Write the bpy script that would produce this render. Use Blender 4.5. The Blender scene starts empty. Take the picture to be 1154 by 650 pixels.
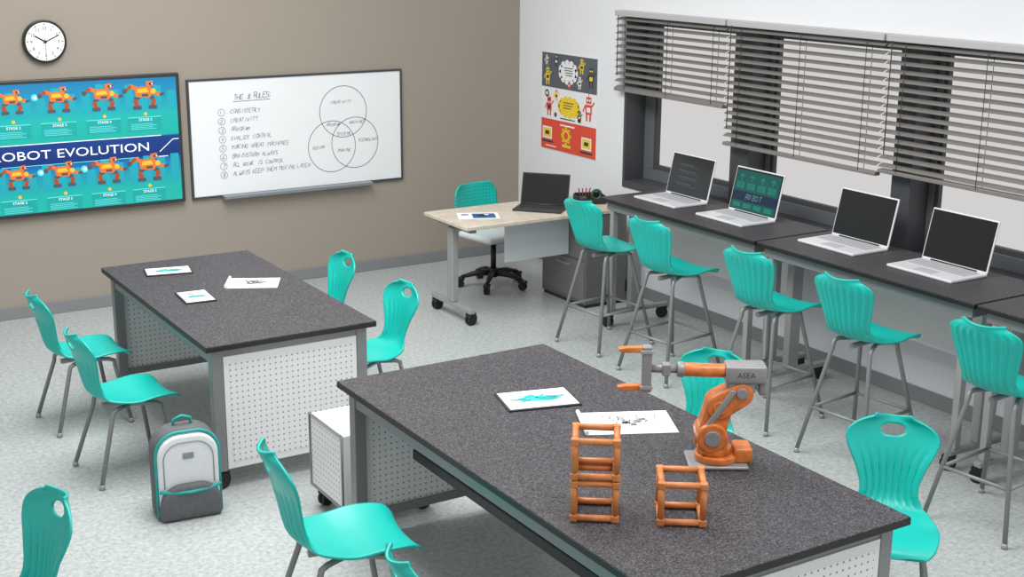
import bpy, bmesh, math, random
from mathutils import Vector, Matrix
random.seed(3)
S=bpy.context.scene
COL=bpy.context.collection
try: S.view_settings.view_transform='Standard'
except Exception: pass

def lin(h):
    h=h.lstrip('#'); o=[]
    for i in (0,2,4):
        c=int(h[i:i+2],16)/255
        o.append(c/12.92 if c<=.04045 else ((c+.055)/1.055)**2.4)
    return (o[0],o[1],o[2],1)
MATS={}
def mat(name,hexc,rough=.5,metal=0.,emit=0.,var=0.,scale=30.,spec=.5,coat=0.,bump=0.):
    if name in MATS: return MATS[name]
    m=bpy.data.materials.new(name); m.use_nodes=True; nt=m.node_tree
    b=nt.nodes['Principled BSDF']; c=lin(hexc)
    b.inputs['Base Color'].default_value=c; b.inputs['Roughness'].default_value=rough
    b.inputs['Metallic'].default_value=metal
    b.inputs['Specular IOR Level'].default_value=spec
    if coat: b.inputs['Coat Weight'].default_value=coat
    if emit:
        b.inputs['Emission Color'].default_value=c; b.inputs['Emission Strength'].default_value=emit
    if var or bump:
        tc=nt.nodes.new('ShaderNodeTexCoord'); n=nt.nodes.new('ShaderNodeTexNoise')
        n.inputs['Scale'].default_value=scale; n.inputs['Detail'].default_value=4
        nt.links.new(tc.outputs['Object'],n.inputs['Vector'])
        if var:
            r=nt.nodes.new('ShaderNodeValToRGB')
            r.color_ramp.elements[0].position=.3; r.color_ramp.elements[1].position=.7
            r.color_ramp.elements[0].color=tuple(x*(1-var) for x in c[:3])+(1,)
            r.color_ramp.elements[1].color=tuple(min(1,x*(1+var)) for x in c[:3])+(1,)
            nt.links.new(n.outputs['Fac'],r.inputs['Fac']); nt.links.new(r.outputs['Color'],b.inputs['Base Color'])
        if bump:
            bp=nt.nodes.new('ShaderNodeBump'); bp.inputs['Strength'].default_value=bump; bp.inputs['Distance'].default_value=.01
            nt.links.new(n.outputs['Fac'],bp.inputs['Height']); nt.links.new(bp.outputs['Normal'],b.inputs['Normal'])
    MATS[name]=m; return m

# ---------- materials
teal=mat('teal_plastic','#0fb5aa',.33,var=.03,scale=8)
steel=mat('gray_steel','#87898b',.4,.2,var=.03)
steel_l=mat('light_steel','#a0a2a3',.38,.25,var=.03)
black=mat('black_rubber','#17181a',.5,var=.1)
dark=mat('dark_plastic','#2b2c2f',.45,var=.05)
white=mat('white_paint','#e9ebec',.45,var=.01)
paper=mat('paper','#f4f5f6',.8,var=.01)
silver=mat('laptop_shell','#e2e4e7',.35,.1,var=.01)
keys=mat('laptop_keys','#b9bcc1',.5,var=.03)
screen=mat('laptop_screen','#1c2022',.15,0,emit=.15,spec=.5,var=.02)
edge=mat('table_edge','#1d1a1b',.45,var=.1)
orange=mat('robot_orange','#cf7434',.38,var=.22,scale=28,coat=.3)
woodor=mat('stained_wood','#c47a45',.5,var=.22,scale=24)
rgray=mat('robot_gray','#8e8f90',.4,.2,var=.05)
winframe=mat('window_frame_gray','#46494d',.5,var=.05)
winframe2=mat('window_frame_lighter','#64686c',.5,var=.04)
ink=mat('marker_ink','#3b3d42',.7,var=.05)
ink2=mat('faded_marker_ink','#55585e',.7,var=.15)
navy=mat('screen_navy','#142a66',.4,emit=.3)
skyb=mat('screen_cyan','#5fd0d4',.4,emit=.35)
sw=mat('screen_white','#f3f8fb',.4,emit=.4)
sor=mat('screen_orange','#d8722e',.4,emit=.25)
sye=mat('screen_yellow','#efb437',.4,emit=.3)
sgr=mat('screen_gray','#4a5160',.4,emit=.2)
sgreen=mat('screen_green','#149a96',.4,emit=.3)

def speckle(name,base,lo,hi,scale,rough=.5,spec=.5):
    m=bpy.data.materials.new(name); m.use_nodes=True; nt=m.node_tree; b=nt.nodes['Principled BSDF']
    tc=nt.nodes.new('ShaderNodeTexCoord'); n=nt.nodes.new('ShaderNodeTexNoise'); n.inputs['Scale'].default_value=scale
    n.inputs['Detail'].default_value=3; n.inputs['Roughness'].default_value=.8
    nt.links.new(tc.outputs['Object'],n.inputs['Vector'])
    r=nt.nodes.new('ShaderNodeValToRGB'); e=r.color_ramp.elements
    e[0].position=.34; e[0].color=lin(lo); e[1].position=.7; e[1].color=lin(hi)
    k=r.color_ramp.elements.new(.5); k.color=lin(base)
    nt.links.new(n.outputs['Fac'],r.inputs['Fac']); nt.links.new(r.outputs['Color'],b.inputs['Base Color'])
    b.inputs['Roughness'].default_value=rough; b.inputs['Specular IOR Level'].default_value=spec
    return m
laminate=speckle('speckled_laminate','#424145','#212022','#737276',120,.5,.2)
oak=speckle('light_laminate','#cdc4b4','#bfb5a4','#d9d1c3',14,.45)

def floor_mat():
    m=speckle('vinyl_tile','#aeb5b5','#979f9f','#c3c9c8',34,.36,.4); nt=m.node_tree; b=nt.nodes['Principled BSDF']
    r=[n for n in nt.nodes if n.type=='VALTORGB'][0]; tc=[n for n in nt.nodes if n.type=='TEX_COORD'][0]
    br=nt.nodes.new('ShaderNodeTexBrick'); br.offset=0; br.inputs['Scale'].default_value=1
    br.inputs['Brick Width'].default_value=.46; br.inputs['Row Height'].default_value=.46; br.inputs['Mortar Size'].default_value=.004
    br.inputs['Mortar Smooth'].default_value=.5
    br.inputs['Color1'].default_value=(1,1,1,1); br.inputs['Color2'].default_value=(.98,.985,.985,1); br.inputs['Mortar'].default_value=(.88,.89,.89,1)
    nt.links.new(tc.outputs['Object'],br.inputs['Vector'])
    mx=nt.nodes.new('ShaderNodeMix'); mx.data_type='RGBA'; mx.blend_type='MULTIPLY'; mx.inputs['Factor'].default_value=1
    nt.links.new(r.outputs['Color'],mx.inputs['A']); nt.links.new(br.outputs['Color'],mx.inputs['B'])
    nt.links.new(mx.outputs['Result'],b.inputs['Base Color']); return m

def perf_mat(name,ax,pitch=.034,r=.15,base='#e9ebec',dot='#85898c'):
    m=bpy.data.materials.new(name); m.use_nodes=True; nt=m.node_tree; b=nt.nodes['Principled BSDF']
    tc=nt.nodes.new('ShaderNodeTexCoord'); sp=nt.nodes.new('ShaderNodeSeparateXYZ'); nt.links.new(tc.outputs['Object'],sp.inputs[0])
    def M(op,a,bb=None):
        n=nt.nodes.new('ShaderNodeMath'); n.operation=op
        for i,v in enumerate((a,bb)):
            if v is None: continue
            if isinstance(v,(int,float)): n.inputs[i].default_value=v
            else: nt.links.new(v,n.inputs[i])
        return n.outputs[0]
    sq=[]
    for c in (ax,'Z'):
        f=M('SUBTRACT',M('FRACT',M('DIVIDE',M('ADD',sp.outputs[c],50.),pitch)),.5); sq.append(M('MULTIPLY',f,f))
    d=M('SQRT',M('ADD',sq[0],sq[1])); k=M('LESS_THAN',d,r)
    mx=nt.nodes.new('ShaderNodeMix'); mx.data_type='RGBA'; nt.links.new(k,mx.inputs['Factor'])
    mx.inputs['A'].default_value=lin(base); mx.inputs['B'].default_value=lin(dot)
    nt.links.new(mx.outputs['Result'],b.inputs['Base Color']); b.inputs['Roughness'].default_value=.45
    return m
perfX=perf_mat('perforated_steel_x','X'); perfY=perf_mat('perforated_steel_y','Y')

# ---------- geometry helpers
def empty(name,loc=(0,0,0),rz=0.,sc=1.):
    o=bpy.data.objects.new(name,None); o.empty_display_size=.1; COL.objects.link(o); o.location=loc; o.rotation_euler=(0,0,math.radians(rz)); o.scale=(sc,sc,sc); return o
def add(name,me,parent,m=None,loc=None,rot=None,smooth=False):
    o=bpy.data.objects.new(name,me); COL.objects.link(o)
    if parent: o.parent=parent
    if m is not None and not me.materials: me.materials.append(m)
    if loc: o.location=loc
    if rot: o.rotation_euler=tuple(math.radians(a) for a in rot)
    if smooth:
        for p in me.polygons: p.use_smooth=True
    return o
def boxes_mesh(name,lst):
    bm=bmesh.new()
    for lo,hi in lst:
        vs=[bm.verts.new((x,y,z)) for x in (lo[0],hi[0]) for y in (lo[1],hi[1]) for z in (lo[2],hi[2])]
        for f in ((0,1,3,2),(4,6,7,5),(0,4,5,1),(2,3,7,6),(0,2,6,4),(1,5,7,3)): bm.faces.new([vs[i] for i in f])
    bmesh.ops.recalc_face_normals(bm,faces=bm.faces)
    me=bpy.data.meshes.new(name); bm.to_mesh(me); bm.free(); return me
def box(name,parent,lo,hi,m,bev=0.,seg=2,rot=None,loc=None):
    me=boxes_mesh(name,[(lo,hi)]); o=add(name,me,parent,m,loc,rot)
    if bev:
        b=o.modifiers.new('bevel','BEVEL'); b.width=bev; b.segments=seg; b.limit_method='ANGLE'
        if seg>2:
            for p in me.polygons: p.use_smooth=True
    return o
def boxes(name,parent,lst,m,bev=0.):
    o=add(name,boxes_mesh(name,lst),parent,m)
    if bev:
        b=o.modifiers.new('bevel','BEVEL'); b.width=bev; b.segments=2
    return o
def tube_bm(bm,pts,r,n=12,closed=False):
    pts=[Vector(p) for p in pts]; rings=[]; N=len(pts); prev=None
    for i,p in enumerate(pts):
        if closed: t=(pts[(i+1)%N]-pts[i-1]).normalized()
        else: t=(pts[min(i+1,N-1)]-pts[max(i-1,0)]).normalized()
        if prev is None:
            a=Vector((0,0,1)) if abs(t.z)<.9 else Vector((1,0,0)); u=t.cross(a).normalized()
        else: u=(prev-t*prev.dot(t)).normalized()
        prev=u; v=t.cross(u); rr=r[i] if isinstance(r,(list,tuple)) else r
        rings.append([bm.verts.new(p+(u*math.cos(2*math.pi*k/n)+v*math.sin(2*math.pi*k/n))*rr) for k in range(n)])
    for i in range(N if closed else N-1):
        A=rings[i];B=rings[(i+1)%N]
        for k in range(n): bm.faces.new((A[k],A[(k+1)%n],B[(k+1)%n],B[k])).smooth=True
    if not closed:
        bm.faces.new(rings[0][::-1]); bm.faces.new(rings[-1])
def tubes(name,parent,lst,m,n=12):
    bm=bmesh.new()
    for it in lst: tube_bm(bm,it[0],it[1],n,len(it)>2 and it[2])
    bmesh.ops.recalc_face_normals(bm,faces=bm.faces)
    me=bpy.data.meshes.new(name); bm.to_mesh(me); bm.free(); return add(name,me,parent,m)
def cyl(name,parent,p,q,r,m,n=32,bev=0.):
    o=tubes(name,parent,[([p,q],r)],m,n)
    if bev:
        b=o.modifiers.new('bevel','BEVEL'); b.width=bev; b.segments=2; b.limit_method='ANGLE'
    return o
def text(name,parent,body,size,loc,rot,m,ax='LEFT',sx=1.):
    c=bpy.data.curves.new(name,'FONT'); c.body=body; c.size=size; c.align_x=ax; c.materials.append(m); c.resolution_u=3
    o=bpy.data.objects.new(name,c); COL.objects.link(o); o.location=loc; o.rotation_euler=tuple(math.radians(a) for a in rot); o.scale=(sx,1,1)
    if parent: o.parent=parent
    return o
# flat graphics
def R(a,b,c,d): return [(a,b),(c,b),(c,d),(a,d)]
def C(x,y,r,n=20,ry=None): return [(x+r*math.cos(2*math.pi*k/n),y+(ry or r)*math.sin(2*math.pi*k/n)) for k in range(n)]
def Ln(x0,y0,x1,y1,w):
    dx,dy=x1-x0,y1-y0; l=math.hypot(dx,dy) or 1; nx,ny=-dy/l*w/2,dx/l*w/2
    return [(x0+nx,y0+ny),(x1+nx,y1+ny),(x1-nx,y1-ny),(x0-nx,y0-ny)]
def ringp(x,y,r,w,n=40):
    o=[]
    for k in range(n):
        a=2*math.pi*k/n;b=2*math.pi*(k+1)/n
        o.append([(x+(r-w)*math.cos(a),y+(r-w)*math.sin(a)),(x+r*math.cos(a),y+r*math.sin(a)),(x+r*math.cos(b),y+r*math.sin(b)),(x+(r-w)*math.cos(b),y+(r-w)*math.sin(b))])
    return o
# hand-lettered strokes
LET={'A':'00 26 40;12 32','B':'00 06 36 44 33 03;33 41 30 00','C':'45 26 04 02 20 41','D':'00 06 26 44 42 20 00','E':'40 00 06 46;03 33','F':'00 06 46;03 33','G':'45 26 04 02 20 41 43 23','H':'00 06;40 46;03 43','I':'20 26','J':'46 41 20 01','K':'00 06;46 03 40','L':'06 00 40','M':'00 06 23 46 40','N':'00 06 40 46','O':'20 02 04 26 44 42 20','P':'00 06 36 44 33 03','Q':'20 02 04 26 44 42 20;21 40','R':'00 06 36 44 33 03;23 40','S':'45 26 05 13 33 41 20 01','T':'20 26;06 46','U':'06 01 20 41 46','V':'06 20 46','W':'06 10 23 30 46','X':'00 46;06 40','Y':'06 23 46;23 20','Z':'06 46 00 40',
 '1':'15 26 20','2':'05 26 44 00 40','3':'06 46 23 43 41 20 01','4':'30 36 02 42','5':'46 06 03 33 41 20 01','6':'45 26 02 20 41 23 02','7':'06 46 10','8':'23 05 26 45 23 01 20 41 23',':':'21 22;24 25'}
def hand(body,x,z,h,w=.0035,center=False,m=None,adv=.82):
    out=[]; cw=h*adv; 
    if center: x-=len(body)*cw/2
    rnd=random.Random(body); slope=rnd.uniform(-.02,.03); x0=x
    for ch in body:
        if ch in LET:
            s=h/6*rnd.uniform(.8,1.08); jx=rnd.uniform(-.12,.12)*h; base=z+(x-x0)*slope+rnd.uniform(-.08,.08)*h
            for st in LET[ch].split(';'):
                P=[(x+jx+s*(int(p[0])*.85+int(p[1])*.2+rnd.uniform(-.3,.3)),base+s*(int(p[1])+rnd.uniform(-.3,.3))) for p in st.split()]
                for a,b in zip(P,P[1:]): out.append((m or ink,1+rnd.random()*.3,Ln(a[0],a[1],b[0],b[1],w)))
        x+=cw*rnd.uniform(.92,1.08)
    return out
def flat(name,parent,fn,polys,step=.0006):
    """polys: (material, layer, pts); fn(u,w,offset)->xyz"""
    ms=[]; bm=bmesh.new()
    for m,l,pts in polys:
        if m not in ms: ms.append(m)
        f=bm.faces.new([bm.verts.new(fn(u,w,l*step)) for u,w in pts]); f.material_index=ms.index(m)
    me=bpy.data.meshes.new(name); bm.to_mesh(me); bm.free()
    for m in ms: me.materials.append(m)
    return add(name,me,parent)

# ---------- room
FLX0=-12; FLY0=-14
o=box('floor',None,(FLX0,FLY0,-.05),(.35,.2,0),floor_mat())
wall_taupe=mat('taupe_wall','#9f968b',.85,var=.01,scale=2)
wall_white=mat('white_wall','#e5e8ec',.85,var=.01,scale=2)
base_m=mat('gray_baseboard','#85878a',.55,var=.03)
box('wall_back',None,(FLX0,0,0),(.35,.2,3.4),wall_taupe)
WY0,WY1=-1.74,-8.3
boxes('wall_right',None,[((0,WY0,0),(.35,0,3.4)),((0,WY1,0),(.35,WY0,.98)),((0,WY1,2.46),(.35,WY0,3.4)),((0,FLY0,0),(.35,WY1,3.4))],wall_white)
box('baseboard_back',None,(FLX0,-.014,0),(-.014,0,.105),base_m,.004)
box('baseboard_right',None,(-.014,FLY0,0),(0,0,.105),base_m,.004)

# windows
piers=[(-3.33,-3.12),(-4.97,-4.80),(-6.62,-6.45)]
edges=[WY0]+[e for p in piers for e in (p[1],p[0])]+[WY1]
boxes('trim_1',None,[((-.012,WY1,.94),(.32,WY0,1.0)),((-.012,WY0-.03,1.0),(.32,WY0,2.42)),((0,WY1,2.42),(.32,WY0,2.46))]+[((.02,a,1.0),(.30,b,2.42)) for a,b in piers],winframe,.003)
for i in range(4):
    b,a=edges[2*i],edges[2*i+1]
    w=empty('window_%d'%(i+1))
    fy=.16 if i==0 else .05
    boxes('frame',w,[((.2,a,1.0),(.27,b,1.10)),((.2,a,2.34),(.27,b,2.42)),((.2,a,1.10),(.27,a+.05,2.34)),((.2,b-fy,1.10),(.27,b,2.34))],winframe2,.004)
    boxes('inner_sash',w,[((.215,a+.05,1.10),(.255,b-fy,1.14)),((.215,b-fy-.03,1.14),(.255,b-fy,2.34)),((.215,a+.05,1.14),(.255,a+.08,2.34))],winframe,.003)
# blinds
slat_m=mat('blind_slat','#7f7c79',.5,var=.04); rail_m=mat('blind_headrail','#b6b7b7',.5,var=.02); cord_m=mat('blind_cord','#3d3d3e',.7,var=.05)
for ya,yb,zb in ((-1.68,-3.12,1.80),(-3.14,-4.74,1.52),(-4.76,-6.42,1.55),(-6.44,-8.1,1.55)):
    e=empty('venetian_blind')
    bm=bmesh.new(); z=2.40
    while z>zb+.02:
        t=math.radians(21); w=.0265
        cx=-.055; vs=[]
        for y in (ya,yb):
            for k,(sx,off) in enumerate(((-1,0),(-.33,.004),(.33,.004),(1,0))):
                for dz in (.0016,-.0016):
                    vs.append(bm.verts.new((cx+sx*w*math.cos(t)-off*math.sin(t),y,z+sx*w*math.sin(t)+off*math.cos(t)+dz)))
        A=vs[:8];B=vs[8:]
        loop=[0,2,4,6,7,5,3,1]
        for q in range(8):
            i0,i1=loop[q],loop[(q+1)%8]; bm.faces.new((A[i0],A[i1],B[i1],B[i0]))
        bm.faces.new([A[q] for q in loop]); bm.faces.new([B[q] for q in loop][::-1])
        z-=.058
    bmesh.ops.recalc_face_normals(bm,faces=bm.faces)
    me=bpy.data.meshes.new('slats'); bm.to_mesh(me); bm.free(); add('slats',me,e,slat_m)
    box('headrail',e,(-.095,yb,2.425),(-.001,ya,2.47),rail_m,.004)
    box('bottom_rail',e,(-.085,yb,zb-.014),(-.03,ya,zb+.012),slat_m,.004)
    L=ya-yb
    tubes('cords',e,[([(-.084,ya-L*f,2.43),(-.084,ya-L*f,zb)],.0025) for f in (.1,.5,.9)]+[([(-.025,ya-L*f,2.43),(-.025,ya-L*f,zb)],.0022) for f in (.1,.5,.9)],cord_m,6)
    tubes('tilt_wand',e,[([(-.10,ya-.06,2.43),(-.10,ya-.06,zb+.12)],.004)],cord_m,6)

# clock
ck=empty('wall_clock',(-4.48,0,2.245))
cyl('rim',ck,(0,0,0),(0,-.045,0),.17,mat('clock_rim','#26332f',.3,.3,var=.05),48,.006)
cyl('face',ck,(0,-.044,0),(0,-.048,0),.150,paper,48)
pl=[]
for k in range(60):
    a=math.radians(k*6); r0=.128 if k%5==0 else .137
    pl.append((ink,1,Ln(r0*math.sin(a),r0*math.cos(a),.143*math.sin(a),.143*math.cos(a),.006 if k%5==0 else .002)))
pl+= [(black,3,Ln(.012,-.008,-.075,.045,.011)),(black,4,Ln(-.015,-.01,.11,.05,.008)),(black,5,Ln(0,.03,.0,-.1,.003)),(black,6,C(0,0,.012))]
flat('dial_marks_and_hands',ck,lambda u,w,o:(u,-.0485-o,w),pl)
for k in range(1,13):
    a=math.radians(k*30); text('numeral_%d'%k,ck,str(k),.036,(.106*math.sin(a),-.0495,.106*math.cos(a)-.013),(90,0,0),black,'CENTER')

# display
tv=empty('wall_display')
X0,X1,Z0,Z1=-5.38,-3.417,.85,1.95
box('bezel',tv,(X0,-.06,Z0),(X1,-.001,Z1),mat('display_bezel','#3a3d40',.35,.2,var=.04),.006)
m=bpy.data.materials.new('display_picture'); m.use_nodes=True; nt=m.node_tree; b=nt.nodes['Principled BSDF']
tc=nt.nodes.new('ShaderNodeTexCoord'); sp=nt.nodes.new('ShaderNodeSeparateXYZ'); nt.links.new(tc.outputs['Object'],sp.inputs[0])
mr=nt.nodes.new('ShaderNodeMapRange'); mr.inputs['From Min'].default_value=Z0; mr.inputs['From Max'].default_value=Z1
nt.links.new(sp.outputs['Z'],mr.inputs['Value']); r=nt.nodes.new('ShaderNodeValToRGB'); nt.links.new(mr.outputs[0],r.inputs[0])
el=r.color_ramp.elements; el[0].position=0; el[0].color=lin('#1cb5a6'); el[1].position=1; el[1].color=lin('#1a72ae')
for p,c in ((.16,'#1aaea6'),(.30,'#1a8cb0'),(.37,'#175fa8'),(.375,'#102f74'),(.53,'#153a86'),(.54,'#18ada2'),(.70,'#1bb0aa'),(.85,'#1c90b4')):
    q=el.new(p); q.color=lin(c)
nt.links.new(r.outputs[0],b.inputs['Base Color']); nt.links.new(r.outputs[0],b.inputs['Emission Color']); b.inputs['Emission Strength'].default_value=.15; b.inputs['Roughness'].default_value=.35
box('picture',tv,(X0+.03,-.0625,Z0+.03),(X1-.03,-.059,Z1-.03),m)
pl=[]
sor2=mat('screen_deep_orange','#a9481c',.4,emit=.2)
def robot(x,z,s,k):
    P=[]
    for sx in (-1,1):
        P+=[(sgr,3,Ln(x+sx*.03*s,z-.02*s,x+sx*.075*s,z-.05*s,.03*s)),(sor2,4,Ln(x+sx*.075*s,z-.05*s,x+sx*.06*s,z-.10*s,.034*s)),(sgr,5,R(x+sx*.06*s-.032*s,z-.125*s,x+sx*.06*s+.032*s,z-.098*s))]
    P+=[(sor,5,[(x-.065*s,z-.03*s),(x-.075*s,z+.025*s),(x-.03*s,z+.05*s),(x+.05*s,z+.045*s),(x+.07*s,z),(x+.04*s,z-.04*s)]),
        (sye,6,[(x-.055*s,z),(x-.05*s,z+.03*s),(x+.02*s,z+.035*s),(x+.035*s,z+.005*s)]),(sgr,7,R(x-.02*s,z-.028*s,x+.03*s,z-.008*s)),
        (sor,6,[(x+.02*s,z+.045*s),(x+.015*s,z+.085*s),(x+.065*s,z+.092*s),(x+.085*s,z+.055*s)]),(navy,7,R(x+.04*s,z+.058*s,x+.078*s,z+.075*s)),(sw,8,C(x+.064*s,z+.067*s,.006*s)),
        (sor,4,Ln(x-.05*s,z+.03*s,x-.11*s,z+.055*s,.03*s)),(sor2,5,Ln(x-.10*s,z+.055*s,x-.15*s,z+.02*s,.024*s)),(sgr,6,C(x-.15*s,z+.02*s,.018*s)),
        (sor,4,Ln(x+.06*s,z+.01*s,x+.12*s,z-.02*s,.028*s)),(sye,6,C(x+.07*s,z+.01*s,.02*s)),(sgr,5,Ln(x+.12*s,z-.02*s,x+.155*s,z-.01*s,.02*s))]
    if k>1: P+=[(skyb,2,C(x-.19*s,z+.01*s,.028*s)),(sw,3,C(x-.185*s,z+.01*s,.012*s))]
    return P
bld=mat('screen_skyline','#1a9fb0',.4,emit=.22)
for row,(zr,zl) in enumerate(((1.78,1.55),(1.175,.945))):
    for k,x in enumerate((-3.72,-4.06,-4.42,-4.78,-5.14)):
        pl+=robot(x,zr+.02,1.08-.06*k,k+row)
        pl+=[(sgreen,1,R(x-.15,zl-.065,x+.13,zl+.05)),(skyb,2,R(x-.15,zl+.045,x+.13,zl+.052)),(sye,3,C(x,zl+.075,.014))]
        for q in range(4): pl.append((skyb,2,R(x-.13,zl-.052+q*.014,x+.09-.03*(q%2),zl-.047+q*.014)))
        text('stage_label',tv,'STAGE %d'%(5-k),.03,(x-.06,-.0675,zl+.018),(90,0,0),sw)
    for q in range(16): 
        xx=-5.3+q*.118; hh=.02+.09*random.random(); pl.append((bld,.5,R(xx,zr-.12,xx+.07,zr+hh)))
pl=[p for p in pl if all(X0+.03<=u<=X1-.03 for u,w in p[2])]
pl+=[(sw,2,R(-5.0,1.435,-3.60,1.441)),(sw,2,Ln(-3.70,1.26,-3.55,1.26,.006)),(sw,2,Ln(-3.62,1.30,-3.5,1.40,.006)),(sw,2,Ln(-3.5,1.40,-3.45,1.40,.006)),(skyb,2,R(-4.9,1.262,-3.8,1.268))]
flat('picture_graphics',tv,lambda u,w,o:(u,-.063-o,w),pl)
text('title',tv,'ROBOT EVOLUTION',.10,(-3.70,-.067,1.317),(90,0,0),sw,'RIGHT',1.38)

# whiteboard
wb=empty('whiteboard')
X0,X1,Z0,Z1=-3.345,-1.304,.851,1.883
frm=mat('board_frame','#4c5054',.4,.3,var=.04)
boxes('frame',wb,[((X0,-.03,Z0),(X0+.018,-.001,Z1)),((X1-.018,-.03,Z0),(X1,-.001,Z1)),((X0+.018,-.03,Z0),(X1-.018,-.001,Z0+.018)),((X0+.018,-.03,Z1-.018),(X1-.018,-.001,Z1))],frm,.002)
box('writing_surface',wb,(X0+.017,-.022,Z0+.017),(X1-.017,-.001,Z1-.017),mat('whiteboard_enamel','#f0f4f7',.2,var=.01,scale=3))
box('marker_tray',wb,(-3.08,-.10,Z0-.012),(-1.65,-.023,Z0+.016),mat('tray_gray','#8d959b',.4,.3,var=.04),.004)
pl=[]
for c in ((-1.90,1.525),(-2.02,1.215),(-1.79,1.235)): pl+=[(ink,1,q) for q in ringp(c[0],c[1],.235,.005,48)]
for s,x,z in (('CREATIVITY',-1.92,1.60),('PROGRAM',-2.0,1.40),('MACHINES',-1.76,1.41),('SYSTEMS',-1.9,1.31),('DESIGN',-2.15,1.2),('IMAGINE',-1.9,1.16),('TECHNOLOGY',-1.66,1.24)):
    pl+=hand(s,x,z,.028,.0028,True,ink2,adv=.72)
pl+=hand('THE 8 RULES:',-2.93,1.69,.048,.004,m=ink,adv=.62)
pl+=[(ink,1,Ln(-2.94,1.675,-2.60,1.68,.004))]
for k,s in enumerate(('CONSISTENCY','CREATIVITY','PROGRAM','DUALIZE CONTROL','MAKING GREAT MACHINES','BRAINSTORM ALWAYS','ALL WORK IS CONTROL','ALWAYS KEEP THEM MOVING LATER')):
    z=1.575-k*.078
    pl+=hand(s,-2.97,z,.037,.0032,m=ink2,adv=.68)+hand(str(k+1),-3.063,z-.004,.032,.0032,m=ink2)
    pl+=[(ink2,1,q) for q in ringp(-3.05,z+.012,.032,.0035,20)]
flat('marker_writing',wb,lambda u,w,o:(u,-.0225-o,w),pl)

# poster (on right wall; u = -y)
po=empty('wall_poster')
Z0,Z1=1.115,2.02; U0,U1=.42,1.325
red=mat('poster_red','#e0503c',.6,var=.03); yel=mat('poster_yellow','#f0cf35',.6,var=.04); pgr=mat('poster_gray','#5b6168',.6,var=.03); pwh=mat('poster_white','#eceef0',.6,var=.01)
box('sheet',po,(-.008,-U1,Z0),(-.001,-U0,Z1),pwh)
pl=[(pgr,1,R(U0,1.70,U1,Z1)),(red,1,R(U0,Z0,U1,1.40))]
def bot(u,z,s,c,c2,l=2):
    return [(c,l,R(u-.05*s,z-.05*s,u+.05*s,z+.04*s)),(c,l,R(u-.04*s,z+.05*s,u+.04*s,z+.11*s)),(c2,l+1,C(u-.017*s,z+.08*s,.012*s,10)),(c2,l+1,C(u+.017*s,z+.08*s,.012*s,10)),
        (c2,l+1,R(u-.03*s,z-.03*s,u+.03*s,z+.015*s)),(c,l,R(u-.04*s,z-.11*s,u-.015*s,z-.05*s)),(c,l,R(u+.015*s,z-.11*s,u+.04*s,z-.05*s)),(c,l,Ln(u-.05*s,z+.03*s,u-.09*s,z-.03*s,.018*s)),(c,l,Ln(u+.05*s,z+.03*s,u+.09*s,z+.07*s,.018*s)),(c,l,R(u-.004*s,z+.11*s,u+.004*s,z+.14*s))]
for k in range(11):
    a=k*.571; pl.append((pwh,2,C(.86+.12*math.cos(a),1.86+.075*math.sin(a),.04)))
pl.append((pwh,3,C(.86,1.86,.12,24,.08)))
for k in range(4): pl.append((ink,4,R(.79+.01*k,1.895-k*.022,.94-.01*(k%2),1.903-k*.022)))
pl+=bot(.52,1.80,.7,yel,ink)+bot(.66,1.95,.5,ink,pwh)+bot(1.08,1.93,.6,yel,ink)+bot(1.23,1.84,.8,ink,yel)+bot(.88,1.745,.35,red,pwh)+bot(1.05,1.78,.5,pwh,ink)+bot(.50,1.95,.4,pwh,ink)
for k in range(13):
    a=k*.483; pl.append((yel,2,C(.88+.15*math.cos(a),1.54+.07*math.sin(a),.035)))
pl.append((yel,2.4,C(.88,1.54,.155,26,.085)))
for k in range(3): pl.append((ink,4,R(.79,1.575-k*.025,.96-.02*k,1.583-k*.025)))
pl+=bot(1.20,1.56,1.0,red,pwh)+bot(.55,1.52,.8,red,ink)+bot(.67,1.63,.5,yel,ink)+bot(1.06,1.47,.5,ink,yel)
pl+=[(ink,2,C(.51,1.64,.035)),(pwh,3,C(.51,1.64,.018)),(ink,2,C(1.05,1.44,.02)),(ink,2,C(.66,1.45,.022)),(ink,2,R(.74,1.42,.98,1.43))]
for x,y in ((.52,1.25),(1.17,1.22)):
    pl+=[(pwh,2,R(x-.075,y-.04,x+.085,y+.075)),(yel,3,R(x-.06,y-.025,x+.07,y+.06)),(ink,2,R(x-.09,y-.075,x+.10,y-.055)),(ink,4,R(x-.03,y,x+.04,y+.035))]
pl+=[(yel,2,C(.84,1.27,.065)),(red,3,C(.84,1.27,.035)),(yel,2,R(.78,1.16,.92,1.185)),(pwh,2,R(.74,1.355,.98,1.37)),(pwh,2,R(.5,1.14,.68,1.15))]
for k in range(8):
    a=k*.785; pl.append((yel,2,C(.84+.07*math.cos(a),1.27+.07*math.sin(a),.016,8)))
flat('poster_artwork',po,lambda u,w,o:(-.0085-o,-u,w),pl)

# ---------- castor
def castor(parent,x,y,top=.12,r=.045,ang=0.):
    bm=bmesh.new(); c,s=math.cos(ang),math.sin(ang)
    def T(a,b,z): return (x+a*c-b*s,y+a*s+b*c,z)
    for o in (-.014,.014):
        tube_bm(bm,[T(.012,o-.009,r+.001),T(.012,o+.009,r+.001)],r,20)
    tube_bm(bm,[T(.012,-.03,r),T(.012,.03,r)],.012,10)
    tube_bm(bm,[T(0,0,r+.03),T(0,0,top)],.018,12)
    me=boxes_mesh('t',[((-.025,-.028,r+.03),(.045,.028,r+.052))]); 
    for v in me.vertices: v.co=Vector(T(v.co.x,v.co.y,v.co.z))
    bm.from_mesh(me); bpy.data.meshes.remove(me)
    me=bpy.data.meshes.new('castor'); bm.to_mesh(me); bm.free(); return add('castor',me,parent,black)

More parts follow.
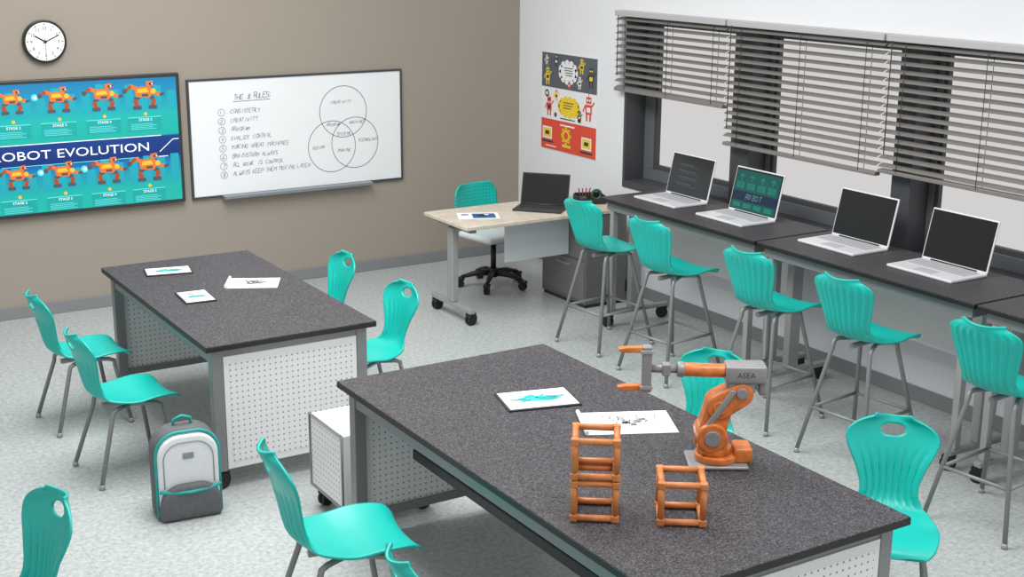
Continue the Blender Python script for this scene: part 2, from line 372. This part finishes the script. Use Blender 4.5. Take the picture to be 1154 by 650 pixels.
# ---------- work tables
def work_table(x0,x1,y0,y1,T):
    e=empty('work_table')
    box('top_edge',e,(x0,y0,T-.034),(x1,y1,T-.004),edge,.003)
    box('top_surface',e,(x0+.002,y0+.002,T-.0045),(x1-.002,y1-.002,T),laminate)
    i=.045; L=.065; j=i+.008
    boxes('apron_sides',e,[((x0+j,y0+i+L-.01,T-.125),(x0+j+.03,y1-i-L+.01,T-.035)),((x1-j-.03,y0+i+L-.01,T-.125),(x1-j,y1-i-L+.01,T-.035))],steel,.003)
    boxes('apron_ends',e,[((x0+i+L-.01,y0+j,T-.10),(x1-i-L+.01,y0+j+.03,T-.035)),((x0+i+L-.01,y1-j-.03,T-.10),(x1-i-L+.01,y1-j,T-.035))],steel,.003)
    legs=[]
    for x in (x0+i,x1-i-L):
        for y in (y0+i,y1-i-L):
            legs.append(((x,y,.11),(x+L,y+L,T-.035))); castor(e,x+L/2,y+L/2,.115,.047,.6)
    boxes('legs',e,legs,steel,.004)
    for n,y in (('near',y0+i+.002),('far',y1-i-.02)):
        box('end_panel_'+n,e,(x0+i+L+.003,y,.12),(x1-i-L-.003,y+.018,T-.085),white,.002)
        for s2 in (-1,1):
            yy=y-.002 if s2<0 else y+.018
            box('perforation_'+n,e,(x0+i+L+.035,yy,.16),(x1-i-L-.035,yy+.002,T-.125),perfX)
    boxes('lower_rails',e,[((x0+i+L-.01,y0+i+.03,.12),(x1-i-L+.01,y0+i+.055,.16)),((x0+i+L-.01,y1-i-.055,.12),(x1-i-L+.01,y1-i-.03,.16))],steel,.002)
    xm=(x0+x1)/2
    box('centre_beam',e,(xm-.04,y0+i+.06,T-.20),(xm+.04,y1-i-.06,T-.105),steel,.004)
    return e
TT=.88
t1=work_table(-4.710,-3.662,-4.265,-2.153,TT)
text('maker_label',t1,'WORKBENCH',.02,(-3.98,-4.2195,.133),(90,0,0),ink)
t2=work_table(-4.322,-3.055,-7.824,-5.144,TT)
box('cable_trough',t2,(-4.05,-7.2,.50),(-3.85,-5.45,.56),dark,.01)
tubes('trough_hangers',t2,[([(-3.95,y,.55),(-3.95,y,.86)],.012) for y in (-5.6,-6.3,-7.0)],dark)

# perforated mobile cabinet at the end of the foreground table
pc=empty('mobile_storage_cabinet')
box('body',pc,(-4.27,-5.085,.12),(-3.72,-4.66,.545),white,.008)
box('side_panel',pc,(-4.275,-5.06,.14),(-4.264,-4.68,.525),perfY)
tubes('frame',pc,[([(-4.275,-5.08,.125),(-4.275,-5.08,.545),(-4.275,-4.66,.545),(-4.275,-4.66,.125)],.007,True)],steel)
for x in (-4.22,-3.77):
    for y in (-5.02,-4.71): castor(pc,x,y,.125,.045,.4)

# ---------- shell chair / stool
def catmull(P,n):
    out=[]; m=len(P)-1
    for k in range(n+1):
        t=k/n*m; i=min(int(t),m-1); f=t-i
        p0=P[max(i-1,0)];p1=P[i];p2=P[i+1];p3=P[min(i+2,m)]
        out.append(tuple(.5*(2*b+(c-a)*f+(2*a-5*b+4*c-d)*f*f+(3*b-a-3*c+d)*f**3) for a,b,c,d in zip(p0,p1,p2,p3)))
    return out
def shell_mesh(name,stool):
    if stool:
        P=[(.255,-.035,.19),(.225,-.004,.22),(.11,.004,.235),(0,-.006,.23),(-.10,0,.205),(-.175,.02,.18),(-.225,.065,.165),(-.25,.13,.172),(-.265,.20,.19),(-.283,.275,.21),(-.305,.345,.218),(-.325,.405,.205)]
        hole=None
    else:
        P=[(.25,-.035,.19),(.22,-.004,.215),(.11,.004,.23),(0,-.008,.225),(-.10,0,.195),(-.17,.02,.16),(-.215,.065,.135),(-.235,.125,.135),(-.25,.20,.16),(-.27,.28,.20),(-.296,.355,.225),(-.325,.425,.215)]
        hole=(.058,.028,.068)
    N=96; K=64; Q=catmull(P,N); s=[0]
    for i in range(N): s.append(s[-1]+math.hypot(Q[i+1][0]-Q[i][0],Q[i+1][1]-Q[i][1]))
    Lt=s[-1]; bm=bmesh.new(); V=[]; info={}
    tr=.09 if stool else .16
    for i,(x,z,w) in enumerate(Q):
        a=Q[max(i-1,0)];b=Q[min(i+1,N)]; tx,tz=b[0]-a[0],b[1]-a[1]; l=math.hypot(tx,tz); nx,nz=tz/l,-tx/l
        d=Lt-s[i]; rw=w
        mn=.62 if stool else .40
        if d<tr: rw=w*max(mn,(1-((tr-d)/tr)**2.4)**.5 if d>0 else 0)
        d2=s[i]
        if d2<.05: rw=rw*(.80+.20*(1-((.05-d2)/.05)**2)**.5)
        f=s[i]/Lt; back=max(0,min(1,(f-.48)/.1))
        row=[]
        for k in range(K+1):
            q=-1+2*k/K; off=(.018*(1-back)+.045*back)*q*q
            rib=0; lo=.035 if stool else .15
            if back>0 and d>lo:
                win=min(1,(d-lo)/.04)*back*min(1,max(0,(1-abs(q))/.12)); rib=(.0055 if stool else .0035)*math.cos(q*9*math.pi)*max(0,win)
            o=off+rib
            v=bm.verts.new((x+nx*o,q*rw,z+nz*o)); row.append(v)
            info[v]=(q*rw,d,(x,z,w,nx,nz))
        V.append(row)
    for i in range(N):
        for k in range(K): bm.faces.new((V[i][k],V[i][k+1],V[i+1][k+1],V[i+1][k])).smooth=True
    if hole:
        ha,hb,hd=hole
        dele=[v for v,(yy,d,_) in info.items() if (yy/ha)**2+((d-hd)/hb)**2<1]
        near=set()
        for v in dele:
            for f in v.link_faces:
                for u in f.verts: near.add(u)
        near-=set(dele)
        for v in near:
            yy,d,(x,z,w,nx,nz)=info[v]; r=math.sqrt((yy/ha)**2+((d-hd)/hb)**2)
            if r>1.8: continue
            yn=yy/r; dn=hd+(d-hd)/r; tx,tz=-nz,nx
            sh=d-dn
            v.co.y=yn; v.co.x+=tx*sh; v.co.z+=tz*sh
        bmesh.ops.delete(bm,geom=dele,context='VERTS')
    bmesh.ops.recalc_face_normals(bm,faces=bm.faces)
    me=bpy.data.meshes.new(name); bm.to_mesh(me); bm.free(); me.materials.append(teal); return me
SH=shell_mesh('chair_shell',False); SS=shell_mesh('stool_shell',True)
def legmesh(name,h,feet,top,ring=None):
    bm=bmesh.new()
    for (fx,fy),(tx,ty) in zip(feet,top):
        pts=[(0,ty*.6,h-.022),(tx*.8,ty,h-.022),(tx,ty*1.05,h-.035),(tx+(fx-tx)*.06,ty+(fy-ty)*.06,h-.07),(fx,fy,.02)]
        tube_bm(bm,pts,.0135,10)
    tube_bm(bm,[(-.14,0,h-.034),(.14,0,h-.034)],.017,10)
    if ring:
        zr=ring; P=[]
        for (fx,fy),(tx,ty) in zip(feet,top):
            f=(h-.03-zr)/(h-.05); P.append((tx+(fx-tx)*f,ty+(fy-ty)*f,zr))
        for a in range(4): tube_bm(bm,[P[a],P[(a+1)%4]],.011,8)
    bmesh.ops.recalc_face_normals(bm,faces=bm.faces)
    me=bpy.data.meshes.new(name); bm.to_mesh(me); bm.free(); me.materials.append(steel); return me
CF=[(.22,.21),(.22,-.21),(-.25,-.22),(-.25,.22)]; CT=[(.15,.16),(.15,-.16),(-.13,-.15),(-.13,.15)]
SF=[(.27,.25),(.27,-.25),(-.28,-.25),(-.28,.25)]; ST=[(.12,.13),(.12,-.13),(-.13,-.13),(-.13,.13)]
CL=legmesh('chair_legs',.46,CF,CT); SL=legmesh('stool_legs',.76,SF,ST,.30)
def glides(name,feet):
    bm=bmesh.new()
    for x,y in feet: tube_bm(bm,[(x,y,.001),(x,y,.03)],[.018,.015],10)
    me=bpy.data.meshes.new(name); bm.to_mesh(me); bm.free(); me.materials.append(steel_l); return me
CG=glides('chair_glides',CF); SG=glides('stool_glides',SF)
def chair(x,y,rz,stool=False,sc=1.):
    e=empty('bar_stool' if stool else 'classroom_chair',(x,y,0),rz,sc)
    o=add('seat_shell',SS if stool else SH,e,loc=(0,0,.765 if stool else .465))
    m=o.modifiers.new('thick','SOLIDIFY'); m.thickness=.012; m.offset=-1
    add('legs',SL if stool else CL,e); add('glides',SG if stool else CG,e)
    return e
for x,y,r,sc in ((-5.0,-2.66,4,1),(-5.0,-3.62,5,1),(-4.76,-6.14,-8,1.11),(-4.73,-7.27,-6,1.08),(-3.40,-2.68,180,1),(-3.41,-3.64,184,1),(-6.22,-6.05,190,1.05),(-2.58,-5.92,208,1),(-2.53,-7.24,222,1.02)):
    chair(x,y,r,False,sc)
for x,y,r in ((-1.08,-3.01,6),(-1.08,-3.83,6),(-1.11,-4.90,6),(-1.08,-5.70,6),(-1.14,-6.77,6)):
    chair(x,y,r,True)

# ---------- counter tables
CZ=1.067
for ya,yb in ((-2.57,-4.40),(-4.42,-6.27),(-6.29,-8.12)):
    e=empty('counter_table')
    box('top_edge',e,(-.84,yb,CZ-.032),(-.13,ya,CZ-.004),edge,.003)
    box('top_surface',e,(-.838,yb+.002,CZ-.0045),(-.132,ya-.002,CZ),laminate)
    boxes('apron_sides',e,[((-.80,yb+.04,CZ-.10),(-.77,ya-.04,CZ-.033)),((-.20,yb+.04,CZ-.10),(-.17,ya-.04,CZ-.033))],steel,.003)
    boxes('apron_ends',e,[((-.769,ya-.07,CZ-.10),(-.201,ya-.042,CZ-.033)),((-.769,yb+.042,CZ-.10),(-.201,yb+.07,CZ-.033))],steel,.003)
    for y in (ya-.10,yb+.10):
        box('leg_post',e,(-.60,y-.03,.134),(-.50,y+.03,CZ-.033),steel_l,.008)
        box('leg_foot',e,(-.83,y-.027,.10),(-.20,y+.027,.135),steel_l,.008)
        box('front_post',e,(-.795,y-.024,.134),(-.745,y+.024,CZ-.101),steel_l,.006)
        castor(e,-.795,y,.105,.045,1.9); castor(e,-.24,y,.105,.045,1.9)
    box('modesty_panel',e,(-.235,yb+.15,.50),(-.22,ya-.15,CZ-.10),white,.002)

# ---------- laptops (user side is local -Y)
def laptop(x,y,z,rz,w,d,h,tilt,body,kb,content=None,scr=None):
    e=empty('laptop',(x,y,z+.001),rz)
    box('base',e,(-w/2,-d/2,0),(w/2,d/2,.018),body,.006)
    kl=[]
    for r in range(5):
        for c in range(13):
            kx=-w*.44+c*w*.88/13; ky=-d*.06+r*d*.095; kl.append(((kx,ky,.018),(kx+w*.88/13*.86,ky+d*.08,.0205)))
    boxes('keyboard',e,kl,kb)
    box('touchpad',e,(-w*.14,-d*.42,.018),(w*.14,-d*.14,.0192),kb)
    l=empty('lid_pivot',(0,d/2-.008,.018)); l.parent=e; l.rotation_euler=(math.radians(-tilt),0,0)
    box('lid',l,(-w/2,0,0),(w/2,.012,h),body,.006)
    box('display',l,(-w/2+.01,-.002,.014),(w/2-.01,.002,h-.01),scr or screen)
    cyl('hinge',l,(-w*.35,.002,0),(w*.35,.002,0),.009,dark,12)
    if content: flat('screen_content',l,lambda u,ww,o:(u,-.0026-o,ww),content(w,h))
    return e
def codey(w,h):
    g=mat('screen_text_gray','#565c5e',.5,emit=.12); out=[]
    for k in range(4):
        out+=[(g,1,R(-w*.3,h*(.74-k*.15),w*(.05+.05*(k%3)),h*(.752-k*.15)))]
        out+=[(g,1,R(-w*.25,h*(.70-k*.15),w*.2,h*(.706-k*.15)))]
    return out
def robotscreen(w,h):
    d1=mat('screen_dark_teal','#0b4a46',.3,emit=.2); d2=mat('screen_dark_navy','#10233a',.3,emit=.2); d3=mat('screen_mid','#4f7378',.4,emit=.12); d4=mat('screen_teal_mid','#0f6a5f',.4,emit=.2)
    o=[(d1,1,R(-w*.46,h*.46,w*.46,h*.93)),(d1,1,R(-w*.46,h*.06,w*.46,h*.24)),(d2,1,R(-w*.46,h*.24,w*.46,h*.46))]
    for k in range(4):
        x=-w*.34+k*w*.22
        o+=[(d4,2,R(x-w*.08,h*.52,x+w*.08,h*.66)),(d4,2,C(x,h*.79,.022,16,.016)),(d4,2,R(x-.008,h*.70,x+.008,h*.78)),(d4,2,R(x-w*.08,h*.10,x+w*.08,h*.20))]
        for q in range(3): o.append((d1,3,R(x-w*.06,h*(.55+q*.035),x+w*.05,h*(.56+q*.035))))
    o+=hand('ROBOT',-.10,h*.29,.04,.006,m=d3,adv=.95)
    return o
for x,y,c in ((-.47,-3.0,codey),(-.47,-3.77,robotscreen),(-.43,-4.82,None),(-.43,-5.63,None)):
    laptop(x,y,CZ,-90,.52,.33,.335,13,silver,keys,c)

# ---------- teacher desk
td=empty('teacher_desk'); DZ=.84
box('top',td,(-1.83,-2.147,DZ-.03),(-.22,-1.42,DZ),oak,.005)
boxes('frame',td,[((-1.69,-1.83,DZ-.08),(-.67,-1.74,DZ-.031)),((-1.76,-2.08,DZ-.07),(-1.70,-1.48,DZ-.031))],steel,.004)
x=-1.75
box('t_leg_post',td,(x-.03,-1.82,.14),(x+.03,-1.73,DZ-.07),steel_l,.008)
box('t_leg_foot',td,(x-.027,-2.10,.10),(x+.027,-1.44,.14),steel_l,.008)
castor(td,x,-2.06,.11,.05,.3); castor(td,x,-1.49,.11,.05,.3)
box('modesty_panel',td,(-1.32,-1.90,.44),(-.68,-1.885,.80),mat('translucent_panel','#ccd3d8',.3,var=.02),.003)
gdk=mat('cabinet_gray','#6d6b6b',.5,.1,var=.04)
box('pedestal',td,(-.66,-2.135,.03),(-.24,-1.46,DZ-.031),gdk,.006)
boxes('pedestal_drawers',td,[((-.67,-2.12,.06),(-.659,-1.48,.40)),((-.67,-2.12,.42),(-.659,-1.48,.78))],mat('cabinet_front','#767474',.5,.1,var=.03),.003)
boxes('drawer_handles',td,[((-.68,-1.92,.34),(-.671,-1.7,.355)),((-.68,-1.92,.72),(-.671,-1.7,.735))],steel_l)
boxes('pedestal_plinth',td,[((-.65,-2.12,0),(-.25,-1.48,.031))],dark)

laptop(-.93,-1.83,DZ,-48,.42,.26,.27,16,mat('laptop_black','#232427',.4,var=.05),dark,None,mat('laptop_black_screen','#101113',.2,emit=.05))
# teacher desk papers
e=empty('photo_print',(-1.52,-1.80,DZ+.001),-25)
box('sheet',e,(-.17,-.12,0),(.17,.12,.003),paper)
bl=mat('print_blue','#2a5f97',.6,var=.2,scale=20); bl2=mat('print_navy','#1d2c45',.6,var=.1)
flat('printed_image',e,lambda u,w,o:(u,w,.0033+o),[(bl,1,R(-.05,-.10,.14,.08)),(bl2,2,C(.03,0,.045)),(paper,3,C(.07,.03,.02)),(bl2,1,R(-.14,.02,-.08,.06))])
# organiser
e=empty('desk_organizer',(-.40,-1.80,DZ+.001),-20)
grn=mat('organizer_green','#3e5f48',.5,var=.1)
boxes('tray',e,[((-.13,-.08,0),(.13,.08,.015)),((-.13,-.08,.015),(-.118,.08,.07)),((.118,-.08,.015),(.13,.08,.07)),((-.118,-.08,.015),(.118,-.068,.05)),((-.118,.068,.015),(.118,.08,.08)),((-.01,-.068,.015),(.0,.068,.06))],dark,.003)
tubes('tape_roll',e,[([(.06+.04*math.cos(a*.3142),.0,.07+.04*math.sin(a*.3142)) for a in range(20)],.012,True)],grn)
tubes('pens',e,[([(-.08+.02*k,-.02+.012*k,.016),(-.10+.035*k,.0,.13)],.006) for k in range(4)],mat('pen_red','#7d3a38',.4,var=.05))
box('sponge',e,(-.10,-.05,.016),(-.03,.03,.06),grn,.01,3)

# ---------- office chair
oc=empty('office_chair',(-.94,-1.08,0),-80)
wsh=mat('chair_white','#d9dddf',.4,var=.02)
box('seat',oc,(-.22,-.24,.45),(.23,.24,.51),wsh,.028,4)
box('seat_underframe',oc,(-.12,-.1,.41),(.10,.1,.455),dark,.01)
bm=bmesh.new(); rows=[]
for i in range(19):
    f=i/18; zz=.53+.38*f; ww=.245*(1-.30*abs(2*f-1)**4); row=[]
    for k in range(25):
        q=-1+k/12; row.append(bm.verts.new((-.25-.05*f+.05*q*q,q*ww,zz)))
    rows.append(row)
for i in range(18):
    for k in range(24): bm.faces.new((rows[i][k],rows[i][k+1],rows[i+1][k+1],rows[i+1][k])).smooth=True
me=bpy.data.meshes.new('backrest'); bm.to_mesh(me); bm.free()
pt=perf_mat('perforated_teal_back','Y',.03,.2,'#10b9ad','#0c8a83')
ob=add('backrest',me,oc,pt); mm=ob.modifiers.new('t','SOLIDIFY'); mm.thickness=.014
tubes('back_support',oc,[([(-.1,y,.43),(-.24,y,.45),(-.285,y,.50),(-.285,y*.9,.60)],.012) for y in (-.1,.1)],wsh)
cyl('gas_column',oc,(0,0,.12),(0,0,.42),.025,black)
arms=[];
for k in range(5):
    a=math.radians(72*k+20); arms.append(([(0,0,.13),(.16*math.cos(a),.16*math.sin(a),.125),(.29*math.cos(a),.29*math.sin(a),.095)],[.032,.026,.016]))
    castor(oc,.29*math.cos(a),.29*math.sin(a),.10,.035,a)
tubes('star_base',oc,arms,black)
cyl('hub',oc,(0,0,.09),(0,0,.17),.042,black)

# ---------- backpack
bp=empty('backpack',(-4.90,-4.38,0),-6)
bg=mat('backpack_gray','#5d6063',.75,var=.12,scale=60,bump=.2); bw=mat('backpack_white','#dfe3e6',.7,var=.03,scale=40); bt=mat('backpack_teal','#1aa39b',.6,var=.06)
def arch(w,h,z0=0.,n=14):
    pts=[(-w/2,z0)]; rr=w*.36
    for k in range(n+1):
        a=math.pi-k*math.pi/n
        cx=(-w/2+rr) if k<=n/2 else (w/2-rr)
        pts.append((cx+rr*math.cos(a),z0+h-rr+rr*math.sin(a)))
        if k==n//2: pts.append(((w/2-rr)+rr*math.cos(a),z0+h-rr+rr*math.sin(a)))
    pts.append((w/2,z0)); return pts
def prism(name,parent,pts,ya,yb,m,bev):
    bm=bmesh.new(); A=[bm.verts.new((x,ya,z)) for x,z in pts]; B=[bm.verts.new((x,yb,z)) for x,z in pts]
    bm.faces.new(A); bm.faces.new(B[::-1]); n=len(pts)
    for k in range(n): bm.faces.new((A[k],A[(k+1)%n],B[(k+1)%n],B[k]))
    bmesh.ops.recalc_face_normals(bm,faces=bm.faces)
    me=bpy.data.meshes.new(name); bm.to_mesh(me); bm.free(); o=add(name,me,parent,m)
    b=o.modifiers.new('b','BEVEL'); b.width=bev; b.segments=4; b.limit_method='ANGLE'; b.angle_limit=math.radians(50)
    for p in me.polygons: p.use_smooth=True
    return o
prism('main_body',bp,arch(.36,.50,.002),-.06,.09,bg,.03)
prism('front_compartment',bp,arch(.33,.475,.004),-.10,-.055,bw,.018)
prism('lower_pocket',bp,arch(.335,.205,.002),-.14,-.08,bg,.028)
box('base_panel',bp,(-.172,-.12,.003),(.172,.08,.09),bg,.03,4)
tubes('piping',bp,[([(x,-.076,z) for x,z in arch(.342,.482,.01,24)],.009)],bt,8)
tubes('zipper',bp,[([(x,-.102,z) for x,z in arch(.27,.25,.19,20)],.003)],mat('zip_gray','#8d9396',.6,var=.05),8)
tubes('pocket_band',bp,[([(-.165,-.108,.175),(-.10,-.13,.168),(0,-.142,.165),(.10,-.13,.168),(.165,-.108,.175)],.010)],bt,8)
tubes('grab_handle',bp,[([(-.05,.02,.49),(-.045,.02,.535),(0,.02,.55),(.045,.02,.535),(.05,.02,.49)],.009)],bt,8)
box('logo_patch',bp,(-.03,-.106,.345),(.03,-.099,.38),mat('patch_gray','#8a9093',.6,var=.05),.003)
tubes('shoulder_straps',bp,[([(s*.08,.09,.45),(s*.10,.13,.38),(s*.13,.14,.22),(s*.14,.09,.06)],.018) for s in (-1,1)],bg,8)

# ---------- things on tables
def sheet(name,x,y,rz,w,d,th,m,rim=None):
    e=empty(name,(x,y,TT+.001),rz)
    if rim: box('case',e,(-w/2,-d/2,0),(w/2,d/2,th),rim,.003); box('display',e,(-w/2+.012,-d/2+.012,th-.001),(w/2-.012,d/2-.012,th+.001),m)
    else: box('sheet',e,(-w/2,-d/2,0),(w/2,d/2,th),m)
    return e,th+.0014
tb=mat('sketch_teal','#3cc4c0',.5,var=.08); tb2=mat('sketch_teal_dark','#1a9c9a',.5,var=.08)
def blob(e,z,cx,cy,s):
    rnd=random.Random(4); pl=[(tb,1,C(cx,cy,.085*s,18,.03*s))]
    for k in range(12):
        a=rnd.uniform(0,6.28); rr=rnd.uniform(.3,1); pl.append((tb if k%3 else tb2,1+k*.2,C(cx+.09*s*rr*math.cos(a),cy+.035*s*rr*math.sin(a),rnd.uniform(.012,.03)*s,12,rnd.uniform(.01,.022)*s)))
    for k in range(8):
        a=rnd.uniform(0,6.28); pl.append((tb2,4+k*.1,Ln(cx+.05*s*math.cos(a),cy+.02*s*math.sin(a),cx+.12*s*math.cos(a),cy+.045*s*math.sin(a),.006*s)))
    flat('drawing',e,lambda u,w,o:(u,w,z+o),pl)
tscr=mat('tablet_screen','#eef1f3',.25,emit=.1)
e,z=sheet('tablet_computer',-3.59,-5.915,-15,.375,.265,.008,tscr,dark); blob(e,z,0,0,1.2)
e,z=sheet('tablet_computer',-4.352,-2.494,-11,.31,.20,.008,tscr,dark); blob(e,z,0,0,.95)
e,z=sheet('tablet_computer',-4.408,-3.22,-4,.20,.28,.008,tscr,dark); blob(e,z,0,-.01,.65)
flat('caption_lines',e,lambda u,w,o:(u,w,z+o),[(sor,1,R(-.06,.07,.05,.085)),(bl,1,R(-.05,.045,.06,.055))])
def sketch(x,y,rz,w,d,seed):
    e,z=sheet('sketch_paper',x,y,rz,w,d,.003,paper); random.seed(seed); pl=[]
    for k in range(46):
        cx=(random.random()-.5)*w*.6+w*.03; cy=(random.random()-.5)*d*.5; a=random.choice((.3,.35,1.8,1.9,1.2))+random.random()*.3; l=.02+.06*random.random()
        pl.append((ink,1+k*.05,Ln(cx,cy,cx+l*math.cos(a),cy+l*math.sin(a),.0026)))
    for k in range(6): pl+=[(ink,1,q) for q in ringp((random.random()-.5)*w*.5,(random.random()-.5)*d*.4,.012+.02*random.random(),.002,16)]
    for k in range(6):
        cx=(random.random()-.5)*w*.4; cy=(random.random()-.5)*d*.3; pl.append((mat('pencil_gray','#8c9094',.7,var=.05),.8,R(cx,cy,cx+.035,cy+.022)))
    flat('pencil_lines',e,lambda u,ww,o:(u,ww,z+o),pl)
    tubes('curled_edge',e,[([(-w/2,-d/2,.011),(-w/2,d/2,.011)],.010)],paper,14)
    return e
sketch(-3.97,-3.073,-27,.33,.25,5)
sketch(-3.40,-6.40,-26,.43,.29,8)
e=empty('pencil',(-3.55,-6.42,TT+.012),-40); tubes('shaft',e,[([(-.07,0,0),(.06,0,0),(.075,0,0)],[.004,.004,.001])],black)

def cube_frame(x,y,z,rz,s,sz):
    e=empty('wooden_cube_frame',(x,y,z),rz); h=s/2; t=.0135; P=[]
    q=h-t
    for a in (-q,q):
        for b in (-q,q):
            P.append(([(a,b,.002),(a,b,sz-.002)],t))
        for c in (t,sz-t):
            P.append(([(-q,a,c),(q,a,c)],t)); P.append(([(a,-q,c),(a,q,c)],t))
    tubes('struts',e,P,woodor,10)
    boxes('corner_blocks',e,[((a-t*1.12,b-t*1.12,c),(a+t*1.12,b+t*1.12,c+2.2*t)) for a in (-q,q) for b in (-q,q) for c in (0,sz-2.2*t)],woodor,.005)
cube_frame(-4.114,-7.144,TT+.001,-36,.19,.172)
cube_frame(-4.114,-7.144,TT+.175,-36,.19,.172)
cube_frame(-3.846,-7.351,TT+.001,-35,.19,.182)

# robot arm: local x = along arm axis (to the rear), z up
ra=empty('robot_arm',(-3.355,-6.985,TT+.001),-32)
box('base_plate',ra,(-.13,-.10,0),(.13,.10,.018),rgray,.02,3)
cyl('base_ring',ra,(0,0,.018),(0,0,.05),.095,orange,40,.006)
box('motor_box',ra,(.07,-.06,.018),(.15,.06,.085),orange,.012,3)
cyl('turntable',ra,(-.01,0,.05),(-.01,0,.085),.075,orange,40,.008)
cyl('shoulder_drum',ra,(-.03,-.075,.135),(-.03,.075,.135),.066,orange,40,.008)
cyl('shoulder_cap',ra,(-.03,-.082,.135),(-.03,.082,.135),.036,rgray,32,.004)
boxes('shoulder_cheeks',ra,[((-.09,-.07,.06),(.04,-.045,.15)),((-.09,.045,.06),(.04,.07,.15))],orange,.01)
def link(name,a,b,ra_,rb_,y0,y1,m):
    pts=[]; ax,az=a; bx,bz=b; ang=math.atan2(bz-az,bx-ax)
    for k in range(13):
        t=ang+math.pi/2+math.pi*k/12; pts.append((ax+ra_*math.cos(t),az+ra_*math.sin(t)))
    for k in range(13):
        t=ang-math.pi/2+math.pi*k/12; pts.append((bx+rb_*math.cos(t),bz+rb_*math.sin(t)))
    return prism(name,ra,pts,y0,y1,m,.008)
link('lower_arm',(-.03,.14),(.0,.27),.060,.058,-.045,.045,orange)
link('elbow_link',(.0,.27),(.09,.325),.058,.052,-.052,.052,orange)
link('side_rod',(-.075,.15),(.05,.34),.014,.014,-.066,-.053,rgray)
cyl('link_boss',ra,(.0,-.060,.268),(.0,.060,.268),.030,orange,28,.004)
cyl('elbow_pin',ra,(.09,-.065,.335),(.09,.065,.335),.024,rgray,28,.004)
box('rear_housing',ra,(.02,-.055,.375),(.195,.055,.455),rgray,.012,3)
box('housing_cap',ra,(.165,-.04,.32),(.20,.04,.40),rgray,.01,3)
box('elbow_block',ra,(.03,-.045,.33),(.15,.045,.38),rgray,.01,3)
cyl('forearm_tube',ra,(.02,0,.42),(-.16,0,.425),.030,orange,28,.004)
cyl('forearm_collar',ra,(-.155,0,.425),(-.185,0,.4255),.034,rgray,28,.004)
cyl('wrist_shaft',ra,(-.18,0,.4255),(-.30,0,.427),.017,rgray,20)
box('wrist_block',ra,(-.25,-.025,.40),(-.215,.025,.452),rgray,.005)
box('gripper_bracket',ra,(-.335,-.025,.325),(-.295,.025,.53),rgray,.006)
boxes('gripper_ribs',ra,[((-.345,-.03,.50),(-.29,.03,.515)),((-.345,-.03,.34),(-.29,.03,.355))],steel_l,.002)
for nm,zc,sg in (('upper',.515,-1),('lower',.345,1)):
    prism('gripper_finger_'+nm,ra,[(-.335,zc-.012),(-.335,zc+.012),(-.40,zc+.010),(-.44,zc+.004),(-.435,zc-.008),(-.40,zc-.014)],-.018,.018,orange,.003)
text('maker_label',ra,'ASEA',.034,(.105,-.0556,.405),(90,0,0),ink,'CENTER')

# ---------- light
w=bpy.data.worlds.new('World'); S.world=w; w.use_nodes=True
bgn=w.node_tree.nodes['Background']; bgn.inputs['Color'].default_value=(.88,.86,.855,1); bgn.inputs['Strength'].default_value=.74
def area(name,loc,size,power,rot=(0,0,0),col=(1,1,1)):
    l=bpy.data.lights.new(name,'AREA'); l.shape='RECTANGLE'; l.size,l.size_y=size; l.energy=power; l.color=col
    o=bpy.data.objects.new(name,l); COL.objects.link(o); o.location=loc; o.rotation_euler=tuple(math.radians(a) for a in rot); return o
area('ceiling_light',(-4.2,-4.0,4.6),(2.5,4.5),320,col=(1,.985,.965))
area('ceiling_light',(-3.2,-9.0,4.8),(2.5,2.5),150,(-15,0,0),(1,.985,.965))

# ---------- camera
ya,pi_,ro=map(math.radians,(31.853,14.976,.39))
F=Vector((math.sin(ya)*math.cos(pi_),math.cos(ya)*math.cos(pi_),-math.sin(pi_))); Rr=Vector((math.cos(ya),-math.sin(ya),0)); U=Rr.cross(F)
R2=Rr*math.cos(ro)+U*math.sin(ro); U2=U*math.cos(ro)-Rr*math.sin(ro)
cd=bpy.data.cameras.new('camera'); cd.sensor_width=36; cd.lens=1503.755/1154*36; cd.clip_end=100
co=bpy.data.objects.new('camera',cd); COL.objects.link(co)
co.matrix_world=Matrix(((R2.x,U2.x,-F.x,-6.9865),(R2.y,U2.y,-F.y,-11.134),(R2.z,U2.z,-F.z,3.115),(0,0,0,1)))
S.camera=co
